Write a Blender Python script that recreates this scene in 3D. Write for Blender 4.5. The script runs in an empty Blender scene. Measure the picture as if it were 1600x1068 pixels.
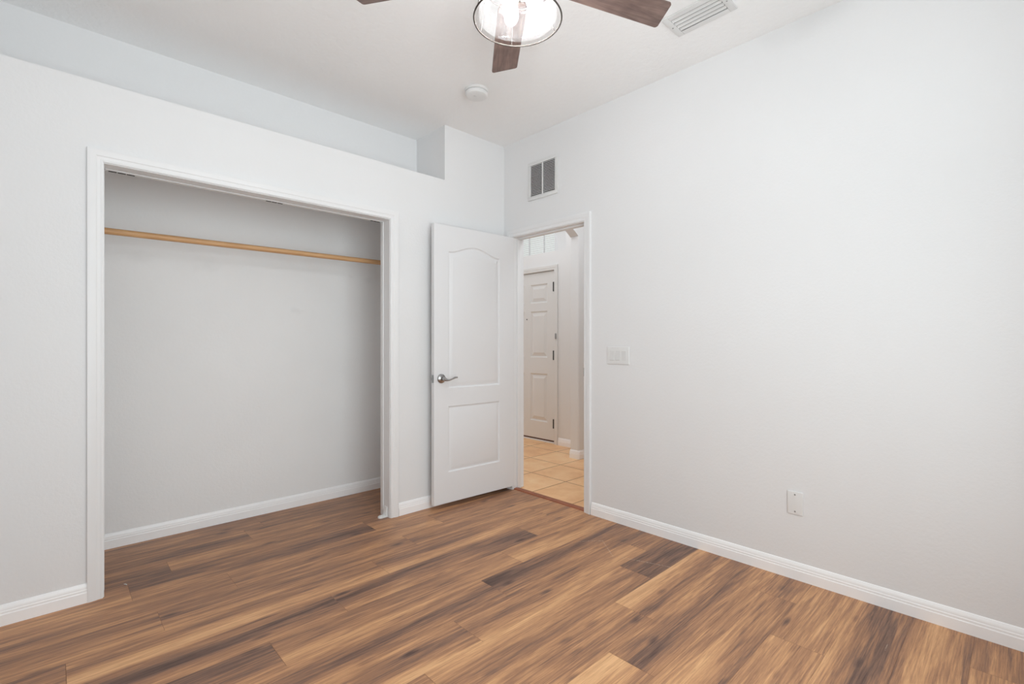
import bpy, bmesh, math, random
from mathutils import Vector, Matrix

sc = bpy.context.scene
C = sc.collection
PI = math.pi

# ------------------------------------------------------------------ camera
cam_d = bpy.data.cameras.new('camera')
cam = bpy.data.objects.new('camera', cam_d)
C.objects.link(cam)
cam_d.sensor_fit = 'HORIZONTAL'
cam_d.sensor_width = 36.0
cam_d.lens = 757.4 / 1600 * 36.0
cam_d.shift_y = 2.27 / 1600
cam_d.clip_start = 0.05
cam.location = (-2.7083, -2.9454, 1.18)
cam.rotation_euler = (PI / 2, 0, -math.radians(43.545))
sc.camera = cam

# ------------------------------------------------------------------ light
sc.view_settings.view_transform = 'Standard'
sc.view_settings.look = 'None'
sc.view_settings.gamma = 1.0
sc.view_settings.use_curve_mapping = False
sc.view_settings.exposure = -0.29

W = bpy.data.worlds.new('sky')
sc.world = W
W.use_nodes = True
W.node_tree.nodes['Background'].inputs[0].default_value = (1.0, 1.0, 1.0, 1)
W.node_tree.nodes['Background'].inputs[1].default_value = 1.0


def area(name, loc, rot, sx, sy, power, col=(1, 1, 1)):
    d = bpy.data.lights.new(name, 'AREA')
    d.shape = 'RECTANGLE'
    d.size = sx
    d.size_y = sy
    d.energy = power
    d.color = col
    o = bpy.data.objects.new(name, d)
    o.location = loc
    o.rotation_euler = rot
    C.objects.link(o)
    return o


WX0, WX1, WZ0, WZ1 = -2.80, -0.80, 0.45, 2.42     # wide glazed opening behind the camera
SY0, SY1, SZ0, SZ1 = -2.92, -1.70, 0.78, 2.12                            # side window added for fill, left of the camera
# daylight just outside the bedroom window behind the camera, aimed into the room (+y)
P_BACK, P_LEFT = 86.0, 11.0
area('window_daylight', ((WX0 + WX1) / 2, -3.86, (WZ0 + WZ1) / 2), (PI / 2 + 0.25, 0, 0), WX1 - WX0 + 0.05, WZ1 - WZ0 + 0.05, P_BACK, (0.885, 0.945, 1.0))
area('side_fill_light', (-3.20, (SY0 + SY1) / 2, (SZ0 + SZ1) / 2), (PI / 2, 0, -PI / 2), SY1 - SY0 + 0.05, SZ1 - SZ0 + 0.05, P_LEFT, (0.885, 0.945, 1.0))  # fill light added outside the side window
# added fill lights without fixtures, over the entry and beside the doorway
area('entry_fill_light', (0.72, 0.95, 2.95), (0, 0, 0), 1.2, 1.2, 13, (0.88, 0.945, 1.0))
area('hall_fill_light', (0.75, -0.55, 2.95), (0, 0, 0), 0.6, 0.6, 14, (0.88, 0.945, 1.0))
area('hall_end_fill_light', (0.85, 3.40, 1.25), (-PI / 2, 0, 0), 1.3, 2.2, 12, (0.88, 0.945, 1.0))  # added fill from the hall end; the wall there has no opening
BULB_STRENGTH = 760.0

sc.cycles.use_denoising = True
sc.cycles.max_bounces = 14
sc.cycles.diffuse_bounces = 8
sc.cycles.transparent_max_bounces = 24
sc.cycles.caustics_reflective = False
sc.cycles.caustics_refractive = False


# ------------------------------------------------------------------ materials
def lin(r, g, b):
    def f(c):
        c /= 255.0
        return c / 12.92 if c <= 0.04045 else ((c + 0.055) / 1.055) ** 2.4
    return (f(r), f(g), f(b), 1)


class NT:
    def __init__(self, name):
        self.m = bpy.data.materials.new(name)
        self.m.use_nodes = True
        self.t = self.m.node_tree
        self.t.nodes.clear()
        self.out = self.n('ShaderNodeOutputMaterial')

    def n(self, typ, **kw):
        nd = self.t.nodes.new(typ)
        for k, v in kw.items():
            setattr(nd, k, v)
        return nd

    def l(self, a, b):
        self.t.links.new(a, b)

    def noise(self, vec, scale, detail=3, rough=0.55, dist=0.0):
        nd = self.n('ShaderNodeTexNoise')
        nd.inputs['Scale'].default_value = scale
        nd.inputs['Detail'].default_value = detail
        nd.inputs['Roughness'].default_value = rough
        nd.inputs['Distortion'].default_value = dist
        if vec is not None:
            self.l(vec, nd.inputs['Vector'])
        return nd

    def math(self, op, a, b=None):
        nd = self.n('ShaderNodeMath', operation=op)
        for i, v in enumerate((a, b)):
            if v is None:
                continue
            if isinstance(v, (int, float)):
                nd.inputs[i].default_value = v
            else:
                self.l(v, nd.inputs[i])
        return nd.outputs[0]

    def ramp(self, fac, stops):
        nd = self.n('ShaderNodeValToRGB')
        e = nd.color_ramp.elements
        while len(e) < len(stops):
            e.new(0.5)
        for i, (p, c) in enumerate(stops):
            e[i].position = p
            e[i].color = c
        self.l(fac, nd.inputs[0])
        return nd.outputs[0]

    def mix(self, fac, a, b, mode='MIX'):
        nd = self.n('ShaderNodeMix', data_type='RGBA', blend_type=mode)
        for i, v in ((0, fac), (6, a), (7, b)):
            if isinstance(v, (int, float)):
                nd.inputs[i].default_value = v
            elif isinstance(v, tuple):
                nd.inputs[i].default_value = v
            else:
                self.l(v, nd.inputs[i])
        return nd.outputs[2]

    def bsdf(self, color, rough=0.5, metal=0.0, spec=0.5):
        b = self.n('ShaderNodeBsdfPrincipled')
        if isinstance(color, tuple):
            b.inputs['Base Color'].default_value = color
        else:
            self.l(color, b.inputs['Base Color'])
        if isinstance(rough, (int, float)):
            b.inputs['Roughness'].default_value = rough
        else:
            self.l(rough, b.inputs['Roughness'])
        b.inputs['Metallic'].default_value = metal
        b.inputs['Specular IOR Level'].default_value = spec
        self.l(b.outputs[0], self.out.inputs[0])
        return b

    def bump(self, b, height, strength=0.2, dist=0.01):
        nd = self.n('ShaderNodeBump')
        nd.inputs['Strength'].default_value = strength
        nd.inputs['Distance'].default_value = dist
        self.l(height, nd.inputs['Height'])
        self.l(nd.outputs[0], b.inputs['Normal'])


def paint(name, col, rough=0.55, bump=0.0, bscale=60.0, var=0.02, spec=0.35):
    t = NT(name)
    pos = t.n('ShaderNodeNewGeometry').outputs['Position']
    nz = t.noise(pos, 1.7, 3)
    lo = tuple(c * (1 - var) for c in col[:3]) + (1,)
    c = t.ramp(nz.outputs[0], [(0.3, lo), (0.7, col)])
    b = t.bsdf(c, rough, 0, spec)
    if bump:
        h = t.noise(pos, bscale, 4, 0.6)
        t.bump(b, h.outputs[0], bump, 0.004)
    return t.m


def plain(name, col, rough=0.4, metal=0.0, spec=0.5, var=0.04, scale=30.0):
    t = NT(name)
    pos = t.n('ShaderNodeNewGeometry').outputs['Position']
    nz = t.noise(pos, scale, 3)
    lo = tuple(c * (1 - var) for c in col[:3]) + (1,)
    c = t.ramp(nz.outputs[0], [(0.35, lo), (0.65, col)])
    t.bsdf(c, rough, metal, spec)
    return t.m


M = {}
M['wall'] = paint('wall_paint', (0.775, 0.775, 0.78, 1), 0.6, 0.22, 65, 0.012, 0.25)
M['ceiling'] = paint('ceiling_paint', (0.90, 0.90, 0.90, 1), 0.8, 0.9, 34, 0.015, 0.15)
M['trim'] = paint('trim_paint', (0.79, 0.79, 0.795, 1), 0.38, 0, 1, 0.01, 0.4)
M['base'] = paint('baseboard_paint', (0.93, 0.93, 0.935, 1), 0.32, 0, 1, 0.01, 0.5)
M['door'] = paint('door_paint', (0.755, 0.755, 0.765, 1), 0.42, 0.06, 180, 0.01, 0.4)
M['entry'] = paint('entry_door_paint', (0.74, 0.725, 0.705, 1), 0.42, 0, 1, 0.02, 0.4)
M['hallwall'] = paint('hall_paint', (0.78, 0.772, 0.764, 1), 0.6, 0.25, 60, 0.02, 0.2)
M['plastic'] = plain('white_plastic', (0.76, 0.76, 0.755, 1), 0.35, 0, 0.5, 0.015)
M['plastic_dim'] = plain('off_white_plastic', (0.70, 0.70, 0.695, 1), 0.4, 0, 0.5, 0.015)
M['enamel'] = plain('white_enamel_metal', (0.72, 0.72, 0.715, 1), 0.35, 0.0, 0.5, 0.02)
M['nickel'] = plain('satin_nickel', (0.40, 0.395, 0.39, 1), 0.26, 1.0, 0.5, 0.08)
M['bronze'] = plain('aged_bronze', (0.07, 0.058, 0.05, 1), 0.6, 0.25, 0.5, 0.2)
M['pewter'] = plain('brushed_brown_metal', (0.30, 0.265, 0.23, 1), 0.4, 0.7, 0.5, 0.15)
M['black'] = plain('black_iron', (0.012, 0.011, 0.010, 1), 0.45, 0.3, 0.4, 0.2)
M['duct_shade'] = plain('painted_duct_shade', (0.045, 0.045, 0.045, 1), 0.9, 0, 0.1, 0.1)  # shade inside the ducts, put into the colour
M['screw'] = plain('dull_screw', (0.33, 0.33, 0.33, 1), 0.4, 0.6, 0.5, 0.1)
M['sweep'] = plain('brown_door_sweep', lin(92, 58, 42), 0.6, 0, 0.3, 0.1)
M['trans'] = plain('reddish_wood_strip', lin(158, 94, 66), 0.45, 0, 0.4, 0.25, 14)


def wood_rod():
    t = NT('pale_wood_dowel')
    tc = t.n('ShaderNodeTexCoord').outputs['Object']
    mp = t.n('ShaderNodeMapping')
    mp.inputs['Scale'].default_value = (2.2, 40, 40)
    t.l(tc, mp.inputs[0])
    nz = t.noise(mp.outputs[0], 1.6, 5, 0.6, 0.4)
    c = t.ramp(nz.outputs[0], [(0.25, lin(186, 140, 98)), (0.55, lin(208, 164, 118)), (0.8, lin(222, 182, 138))])
    t.bsdf(c, 0.45, 0, 0.4)
    return t.m


M['rodwood'] = wood_rod()


def blade_wood():
    t = NT('weathered_walnut')
    tc = t.n('ShaderNodeTexCoord').outputs['Object']
    mp = t.n('ShaderNodeMapping')
    mp.inputs['Scale'].default_value = (3.0, 34, 10)
    t.l(tc, mp.inputs[0])
    nz = t.noise(mp.outputs[0], 1.5, 6, 0.6, 0.7)
    bl = t.noise(tc, 9.0, 2)
    c1 = t.ramp(nz.outputs[0], [(0.25, lin(84, 68, 64)), (0.5, lin(120, 99, 92)), (0.8, lin(148, 125, 116))])
    c2 = t.ramp(bl.outputs[0], [(0.35, (0.72, 0.70, 0.70, 1)), (0.65, (1, 1, 1, 1))])
    c = t.mix(1.0, c1, c2, 'MULTIPLY')
    t.bsdf(c, 0.42, 0, 0.45)
    return t.m


M['blade'] = blade_wood()


def closet_wall():
    """White paint with the old shelf line and two patched marks left on it."""
    t = NT('closet_back_paint')
    pos = t.n('ShaderNodeNewGeometry').outputs['Position']
    sp = t.n('ShaderNodeSeparateXYZ')
    t.l(pos, sp.inputs[0])
    nz = t.noise(pos, 2.2, 4)
    base = t.ramp(nz.outputs[0], [(0.3, (0.82, 0.82, 0.82, 1)), (0.7, (0.845, 0.845, 0.845, 1))])
    sm = t.noise(pos, 16, 4)
    col = base
    for cx, cz, r in ((-2.33, 1.695, 0.05), (-1.98, 1.692, 0.06), (-0.86, 1.69, 0.03), (-1.02, 1.70, 0.02), (-1.42, 1.42, 0.025)):
        dx = t.math('MULTIPLY', t.math('SUBTRACT', sp.outputs[0], cx), 0.6)
        dz = t.math('SUBTRACT', sp.outputs[2], cz)
        d = t.math('SQRT', t.math('ADD', t.math('MULTIPLY', dx, dx), t.math('MULTIPLY', dz, dz)))
        d = t.math('ADD', d, t.math('MULTIPLY', t.math('SUBTRACT', sm.outputs[0], 0.5), 0.09))
        f = t.ramp(d, [(0.0, (1, 1, 1, 1)), (r, (0, 0, 0, 1))])
        f = t.math('MULTIPLY', f, 0.10)
        col = t.mix(f, col, (0.45, 0.45, 0.45, 1))
    b = t.bsdf(col, 0.6, 0, 0.25)
    h = t.noise(pos, 70, 4, 0.6)
    t.bump(b, h.outputs[0], 0.25, 0.004)
    return t.m


M['closet'] = closet_wall()


def laminate():
    t = NT('walnut_laminate_planks')
    uv = t.n('ShaderNodeUVMap')
    uv.uv_map = 'plank'
    at = t.n('ShaderNodeAttribute')
    at.attribute_name = 'seed'
    tn = t.n('ShaderNodeAttribute')
    tn.attribute_name = 'tone'
    s = t.n('ShaderNodeSeparateColor')
    t.l(at.outputs['Color'], s.inputs[0])
    q = t.n('ShaderNodeSeparateXYZ')
    t.l(uv.outputs[0], q.inputs[0])
    u, v = q.outputs[0], q.outputs[1]

    def vec(su, sv, off):
        c = t.n('ShaderNodeCombineXYZ')
        t.l(t.math('ADD', t.math('MULTIPLY', u, su), t.math('MULTIPLY', s.outputs[0], 91 + off)), c.inputs[0])
        t.l(t.math('ADD', t.math('MULTIPLY', v, sv), t.math('MULTIPLY', s.outputs[1], 57 + off)), c.inputs[1])
        t.l(t.math('MULTIPLY', s.outputs[2], 23), c.inputs[2])
        return c.outputs[0]
    band = t.noise(vec(1.5, 15.0, 0), 1.0, 3, 0.5, 0.8)
    fig = t.noise(vec(2.8, 40.0, 7), 1.0, 5, 0.6, 0.9)
    grain = t.noise(vec(4.2, 170.0, 3), 1.0, 7, 0.72, 0.2)
    pore = t.noise(vec(18.0, 420.0, 5), 1.0, 2, 0.6, 0.0)
    knot = t.n('ShaderNodeTexVoronoi')
    knot.inputs['Scale'].default_value = 1.0
    t.l(vec(3.2, 9.0, 11), knot.inputs['Vector'])
    f = t.math('ADD', t.math('MULTIPLY', t.math('SUBTRACT', band.outputs[0], 0.5), 0.55), tn.outputs['Fac'])
    f = t.math('ADD', f, t.math('MULTIPLY', t.math('SUBTRACT', fig.outputs[0], 0.5), 0.80))
    f = t.math('ADD', f, t.math('MULTIPLY', t.math('SUBTRACT', grain.outputs[0], 0.5), 0.95))
    kn = t.ramp(knot.outputs['Distance'], [(0.0, (1, 1, 1, 1)), (0.17, (0, 0, 0, 1))])
    f = t.math('SUBTRACT', f, t.math('MULTIPLY', kn, 0.32))
    c = t.ramp(f, [(0.06, lin(91, 70, 63)), (0.26, lin(127, 98, 84)), (0.48, lin(169, 125, 95)),
                   (0.70, lin(206, 156, 114)), (0.95, lin(231, 183, 135))])
    pr = t.ramp(pore.outputs[0], [(0.32, (0.72, 0.70, 0.69, 1)), (0.46, (1, 1, 1, 1))])
    c = t.mix(0.55, c, pr, 'MULTIPLY')
    # a few pale scratches worn into the boards
    gp = t.n('ShaderNodeNewGeometry').outputs['Position']
    wob = t.noise(gp, 30, 3)
    brk = t.noise(gp, 120, 2)
    gs = t.n('ShaderNodeSeparateXYZ')
    t.l(gp, gs.inputs[0])
    for x0, y0, x1, y1 in [(-0.466, -1.105, -0.372, -1.164), (-0.372, -1.164, -0.317, -1.216), (-0.317, -1.216, -0.451, -1.383), (-0.427, -1.43, -0.378, -1.552), (-0.378, -1.552, -0.338, -1.673), (-0.329, -2.582, -0.381, -2.582)]:
        dx, dy = x1 - x0, y1 - y0
        L2 = dx * dx + dy * dy
        px = t.math('SUBTRACT', gs.outputs[0], x0)
        py = t.math('SUBTRACT', gs.outputs[1], y0)
        k = t.math('DIVIDE', t.math('ADD', t.math('MULTIPLY', px, dx), t.math('MULTIPLY', py, dy)), L2)
        k = t.math('MINIMUM', t.math('MAXIMUM', k, 0.0), 1.0)
        ex = t.math('SUBTRACT', px, t.math('MULTIPLY', k, dx))
        ey = t.math('SUBTRACT', py, t.math('MULTIPLY', k, dy))
        dd = t.math('SQRT', t.math('ADD', t.math('MULTIPLY', ex, ex), t.math('MULTIPLY', ey, ey)))
        dd = t.math('ADD', dd, t.math('MULTIPLY', t.math('SUBTRACT', wob.outputs[0], 0.5), 0.006))
        fm = t.ramp(dd, [(0.0011, (1, 1, 1, 1)), (0.0026, (0, 0, 0, 1))])
        fm = t.math('MULTIPLY', fm, t.ramp(brk.outputs[0], [(0.42, (0, 0, 0, 1)), (0.55, (0.6, 0.6, 0.6, 1))]))
        c = t.mix(fm, c, lin(214, 196, 176))
    rg = t.ramp(grain.outputs[0], [(0.3, (0.40, 0.40, 0.40, 1)), (0.7, (0.32, 0.32, 0.32, 1))])
    b = t.bsdf(c, rg, 0, 0.20)
    t.bump(b, grain.outputs[0], 0.10, 0.002)
    return t.m


M['floor'] = laminate()
M['joint'] = plain('plank_edge', lin(146, 108, 84), 0.6, 0, 0.2, 0.1)


def tile():
    t = NT('tan_ceramic_tile')
    pos = t.n('ShaderNodeNewGeometry').outputs['Position']
    sp = t.n('ShaderNodeSeparateXYZ')
    t.l(pos, sp.inputs[0])

    def edge(o, off):
        a = t.math('DIVIDE', t.math('ADD', o, off), 0.41)
        fr = t.math('FRACT', a)
        return t.math('MINIMUM', fr, t.math('SUBTRACT', 1.0, fr)), t.math('FLOOR', a)
    ex, ix = edge(sp.outputs[0], 8.2 - 0.487)
    ey, iy = edge(sp.outputs[1], 8.2 - 0.159)
    e = t.math('MINIMUM', ex, ey)
    g = t.ramp(e, [(0.009, (1, 1, 1, 1)), (0.015, (0, 0, 0, 1))])
    wn = t.n('ShaderNodeTexWhiteNoise')
    cb = t.n('ShaderNodeCombineXYZ')
    t.l(ix, cb.inputs[0])
    t.l(iy, cb.inputs[1])
    t.l(cb.outputs[0], wn.inputs['Vector'])
    nz = t.noise(pos, 5, 4, 0.6, 0.3)
    f = t.math('ADD', nz.outputs[0], t.math('MULTIPLY', t.math('SUBTRACT', wn.outputs[0], 0.5), 0.18))
    c = t.ramp(f, [(0.25, lin(224, 168, 116)), (0.5, lin(239, 190, 138)), (0.75, lin(246, 206, 158))])
    c = t.mix(g, c, lin(160, 112, 70))
    b = t.bsdf(c, 0.3, 0, 0.5)
    t.bump(b, t.math('SUBTRACT', 1.0, g), 0.3, 0.002)
    return t.m


M['tile'] = tile()


def glass(name, haze, gloss=0.12, tint=(1, 1, 1, 1), seeds=False):
    t = NT(name)
    tr = t.n('ShaderNodeBsdfTransparent')
    tr.inputs[0].default_value = tint
    gl = t.n('ShaderNodeBsdfGlossy')
    gl.inputs['Roughness'].default_value = 0.05
    tl = t.n('ShaderNodeBsdfTranslucent')
    tl.inputs[0].default_value = (0.93, 0.93, 0.94, 1)
    df = t.n('ShaderNodeBsdfDiffuse')
    df.inputs[0].default_value = (0.9, 0.9, 0.9, 1)
    m0 = t.n('ShaderNodeMixShader')
    m0.inputs[0].default_value = 0.5
    t.l(tl.outputs[0], m0.inputs[1])
    t.l(df.outputs[0], m0.inputs[2])
    m1 = t.n('ShaderNodeMixShader')
    m1.inputs[0].default_value = haze
    if seeds:
        tc = t.n('ShaderNodeTexCoord').outputs['Object']
        vo = t.n('ShaderNodeTexVoronoi')
        vo.inputs['Scale'].default_value = 95
        t.l(tc, vo.inputs['Vector'])
        bl = t.noise(tc, 22, 3)
        a = t.ramp(vo.outputs['Distance'], [(0.0, (0.10, 0.10, 0.10, 1)), (0.25, (0, 0, 0, 1))])
        b_ = t.math('MULTIPLY', bl.outputs[0], haze * 1.6)
        t.l(t.math('MINIMUM', t.math('ADD', a, b_), 1.0), m1.inputs[0])
    t.l(tr.outputs[0], m1.inputs[1])
    t.l(m0.outputs[0], m1.inputs[2])
    fr = t.n('ShaderNodeLayerWeight')
    fr.inputs[0].default_value = 0.5
    edge = t.math('ADD', t.math('MULTIPLY', t.math('POWER', fr.outputs['Facing'], 4.0), gloss * 1.4), gloss * 0.2)
    m2 = t.n('ShaderNodeMixShader')
    t.l(edge, m2.inputs[0])
    t.l(m1.outputs[0], m2.inputs[1])
    t.l(gl.outputs[0], m2.inputs[2])
    t.l(m2.outputs[0], t.out.inputs[0])
    return t.m


M['seeded'] = glass('seeded_glass', 0.03, 0.2, (1, 1, 1, 1), True)
M['bulbglass'] = glass('bulb_glass', 0.10, 0.25)
M['pane'] = glass('window_glass', 0.0, 0.15, (0.96, 0.98, 0.97, 1))


def emit(name, col, strength):
    t = NT(name)
    e = t.n('ShaderNodeEmission')
    e.inputs[0].default_value = col
    e.inputs[1].default_value = strength
    t.l(e.outputs[0], t.out.inputs[0])
    return t.m


M['filament'] = emit('glowing_filament', (0.97, 0.985, 1.0, 1), BULB_STRENGTH)


# ------------------------------------------------------------------ mesh helpers
class MB:
    def __init__(self):
        self.b = bmesh.new()
        self.mi = 0

    def face(self, vs):
        try:
            f = self.b.faces.new(vs)
            f.material_index = self.mi
            return f
        except ValueError:
            return None

    def box(self, x0, x1, y0, y1, z0, z1, bev=0.0, seg=2, mat=None):
        r = bmesh.ops.create_cube(self.b, size=1.0)
        vs = r['verts']
        for v in vs:
            v.co = Vector((x0 + (v.co.x + .5) * (x1 - x0), y0 + (v.co.y + .5) * (y1 - y0), z0 + (v.co.z + .5) * (z1 - z0)))
        fs = set(f for v in vs for f in v.link_faces)
        for f in fs:
            f.material_index = self.mi
        if bev:
            es = list(set(e for v in vs for e in v.link_edges))
            bmesh.ops.bevel(self.b, geom=es, offset=bev, segments=seg, profile=0.6, affect='EDGES')
        if mat is not None:
            vv = set(v for f in fs if f.is_valid for v in f.verts) | set(v for v in vs if v.is_valid)
            for v in vv:
                v.co = mat @ v.co
        return self

    def prism(self, pts, d):
        """pts: 3D polygon, extruded by vector d."""
        d = Vector(d)
        a = [self.b.verts.new(Vector(p)) for p in pts]
        c = [self.b.verts.new(Vector(p) + d) for p in pts]
        self.face(a[::-1])
        self.face(c)
        n = len(a)
        for i in range(n):
            self.face([a[i], a[(i + 1) % n], c[(i + 1) % n], c[i]])
        return self

    def loft(self, rings, close_ring=True, caps=True):
        R = [[self.b.verts.new(Vector(p)) for p in r] for r in rings]
        for i in range(len(R) - 1):
            n = len(R[i])
            for j in range(n if close_ring else n - 1):
                self.face([R[i][j], R[i][(j + 1) % n], R[i + 1][(j + 1) % n], R[i + 1][j]])
        if caps:
            self.face(R[0][::-1])
            self.face(R[-1])
        return self

    def lathe(self, prof, center, seg=48, axis='Z', mat=None, caps=False):
        """prof: list of (r, h)."""
        cx, cy, cz = center
        rings = []
        for r, h in prof:
            ring = []
            for k in range(seg):
                a = 2 * PI * k / seg
                p = Vector((r * math.cos(a), r * math.sin(a), h))
                if mat is not None:
                    p = mat @ p
                ring.append((cx + p.x, cy + p.y, cz + p.z))
            rings.append(ring)
        return self.loft(rings, True, caps)

    def tube(self, path, rad, seg=12, flat=None, up=Vector((0, 0, 1)), caps=True):
        """rad: number or list; flat: list of (a, b) half axes overriding rad."""
        P = [Vector(p) for p in path]
        rings = []
        for i, p in enumerate(P):
            tdir = (P[min(i + 1, len(P) - 1)] - P[max(i - 1, 0)]).normalized()
            s = tdir.cross(up)
            if s.length < 1e-4:
                s = tdir.cross(Vector((1, 0, 0)))
            s.normalize()
            t2 = s.cross(tdir).normalized()
            if flat:
                ra, rb = flat[i]
            else:
                ra = rb = rad[i] if isinstance(rad, (list, tuple)) else rad
            rings.append([p + s * (ra * math.cos(2 * PI * k / seg)) + t2 * (rb * math.sin(2 * PI * k / seg)) for k in range(seg)])
        return self.loft(rings, True, caps)

    def torus(self, center, R, r, seg=96, sub=10):
        rings = []
        for i in range(seg):
            a = 2 * PI * i / seg
            rings.append([(center[0] + (R + r * math.cos(b)) * math.cos(a), center[1] + (R + r * math.cos(b)) * math.sin(a), center[2] + r * math.sin(b))
                          for b in (2 * PI * k / sub for k in range(sub))])
        rings.append(rings[0])
        self.loft(rings, True, False)
        bmesh.ops.remove_doubles(self.b, verts=self.b.verts, dist=1e-6)
        return self

    def done(self, name, mats, parent=None, loc=None, smooth=35):
        bmesh.ops.recalc_face_normals(self.b, faces=self.b.faces)
        me = bpy.data.meshes.new(name)
        if loc is not None:
            bmesh.ops.translate(self.b, verts=self.b.verts, vec=-Vector(loc))
        self.b.to_mesh(me)
        self.b.free()
        for m in (mats if isinstance(mats, (list, tuple)) else [mats]):
            me.materials.append(m)
        if smooth:
            me.polygons.foreach_set('use_smooth', [True] * len(me.polygons))
            me.set_sharp_from_angle(angle=math.radians(smooth))
        o = bpy.data.objects.new(name, me)
        C.objects.link(o)
        if parent is not None:
            o.parent = parent
            # meshes are built in world coordinates: keep them there
            o.matrix_parent_inverse = Matrix.Identity(4)
            o.location = Vector(loc if loc is not None else (0, 0, 0)) - parent_world(parent)
        elif loc is not None:
            o.location = loc
        return o


def parent_world(p):
    v = Vector((0, 0, 0))
    while p is not None:
        v += p.location
        p = p.parent
    return v


def tag(o, label, cat, group=None, kind=None):
    o['label'] = label
    o['category'] = cat
    if group:
        o['group'] = group
    if kind:
        o['kind'] = kind
    return o


def empty(name, loc):
    o = bpy.data.objects.new(name, None)
    o.empty_display_size = 0.1
    o.location = loc
    C.objects.link(o)
    return o


def struct(o, label, cat):
    return tag(o, label, cat, kind='structure')


# ------------------------------------------------------------------ dimensions
H = 2.798            # ceiling
WT = 0.115           # wall thickness
XL, YB = -3.05, -3.45  # left and back wall faces
CB = 0.68            # closet back wall face
LEDGE = 2.39
NICHE = 0.38
OX0, OX1, OZ = -2.530, -1.050, 2.018      # closet opening between jamb faces
DY0, DY1, DZ = -0.831, -0.110, 2.034      # bedroom doorway between jamb faces
XE = 1.58            # entry wall face across the hall

# ------------------------------------------------------------------ room shell
# floor: one mesh of laminate planks laid along x
PW, POFF, PL = 0.1915, 0.058, 1.22
joint_x = {3: -1.10, 2: -1.709, 1: -1.828, 0: -1.037, -1: -1.218, -2: -0.834, -3: -1.150, -4: -1.450, -5: -0.540, -6: -0.864,
           -7: -1.157, -8: -1.469, -9: -0.522, -10: -0.844, -11: -1.161, -12: -1.480, -13: -0.590, -14: -0.90, -15: -1.20,
           -16: -1.5, -17: -0.6, -18: -0.9, -19: -1.2}
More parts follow.
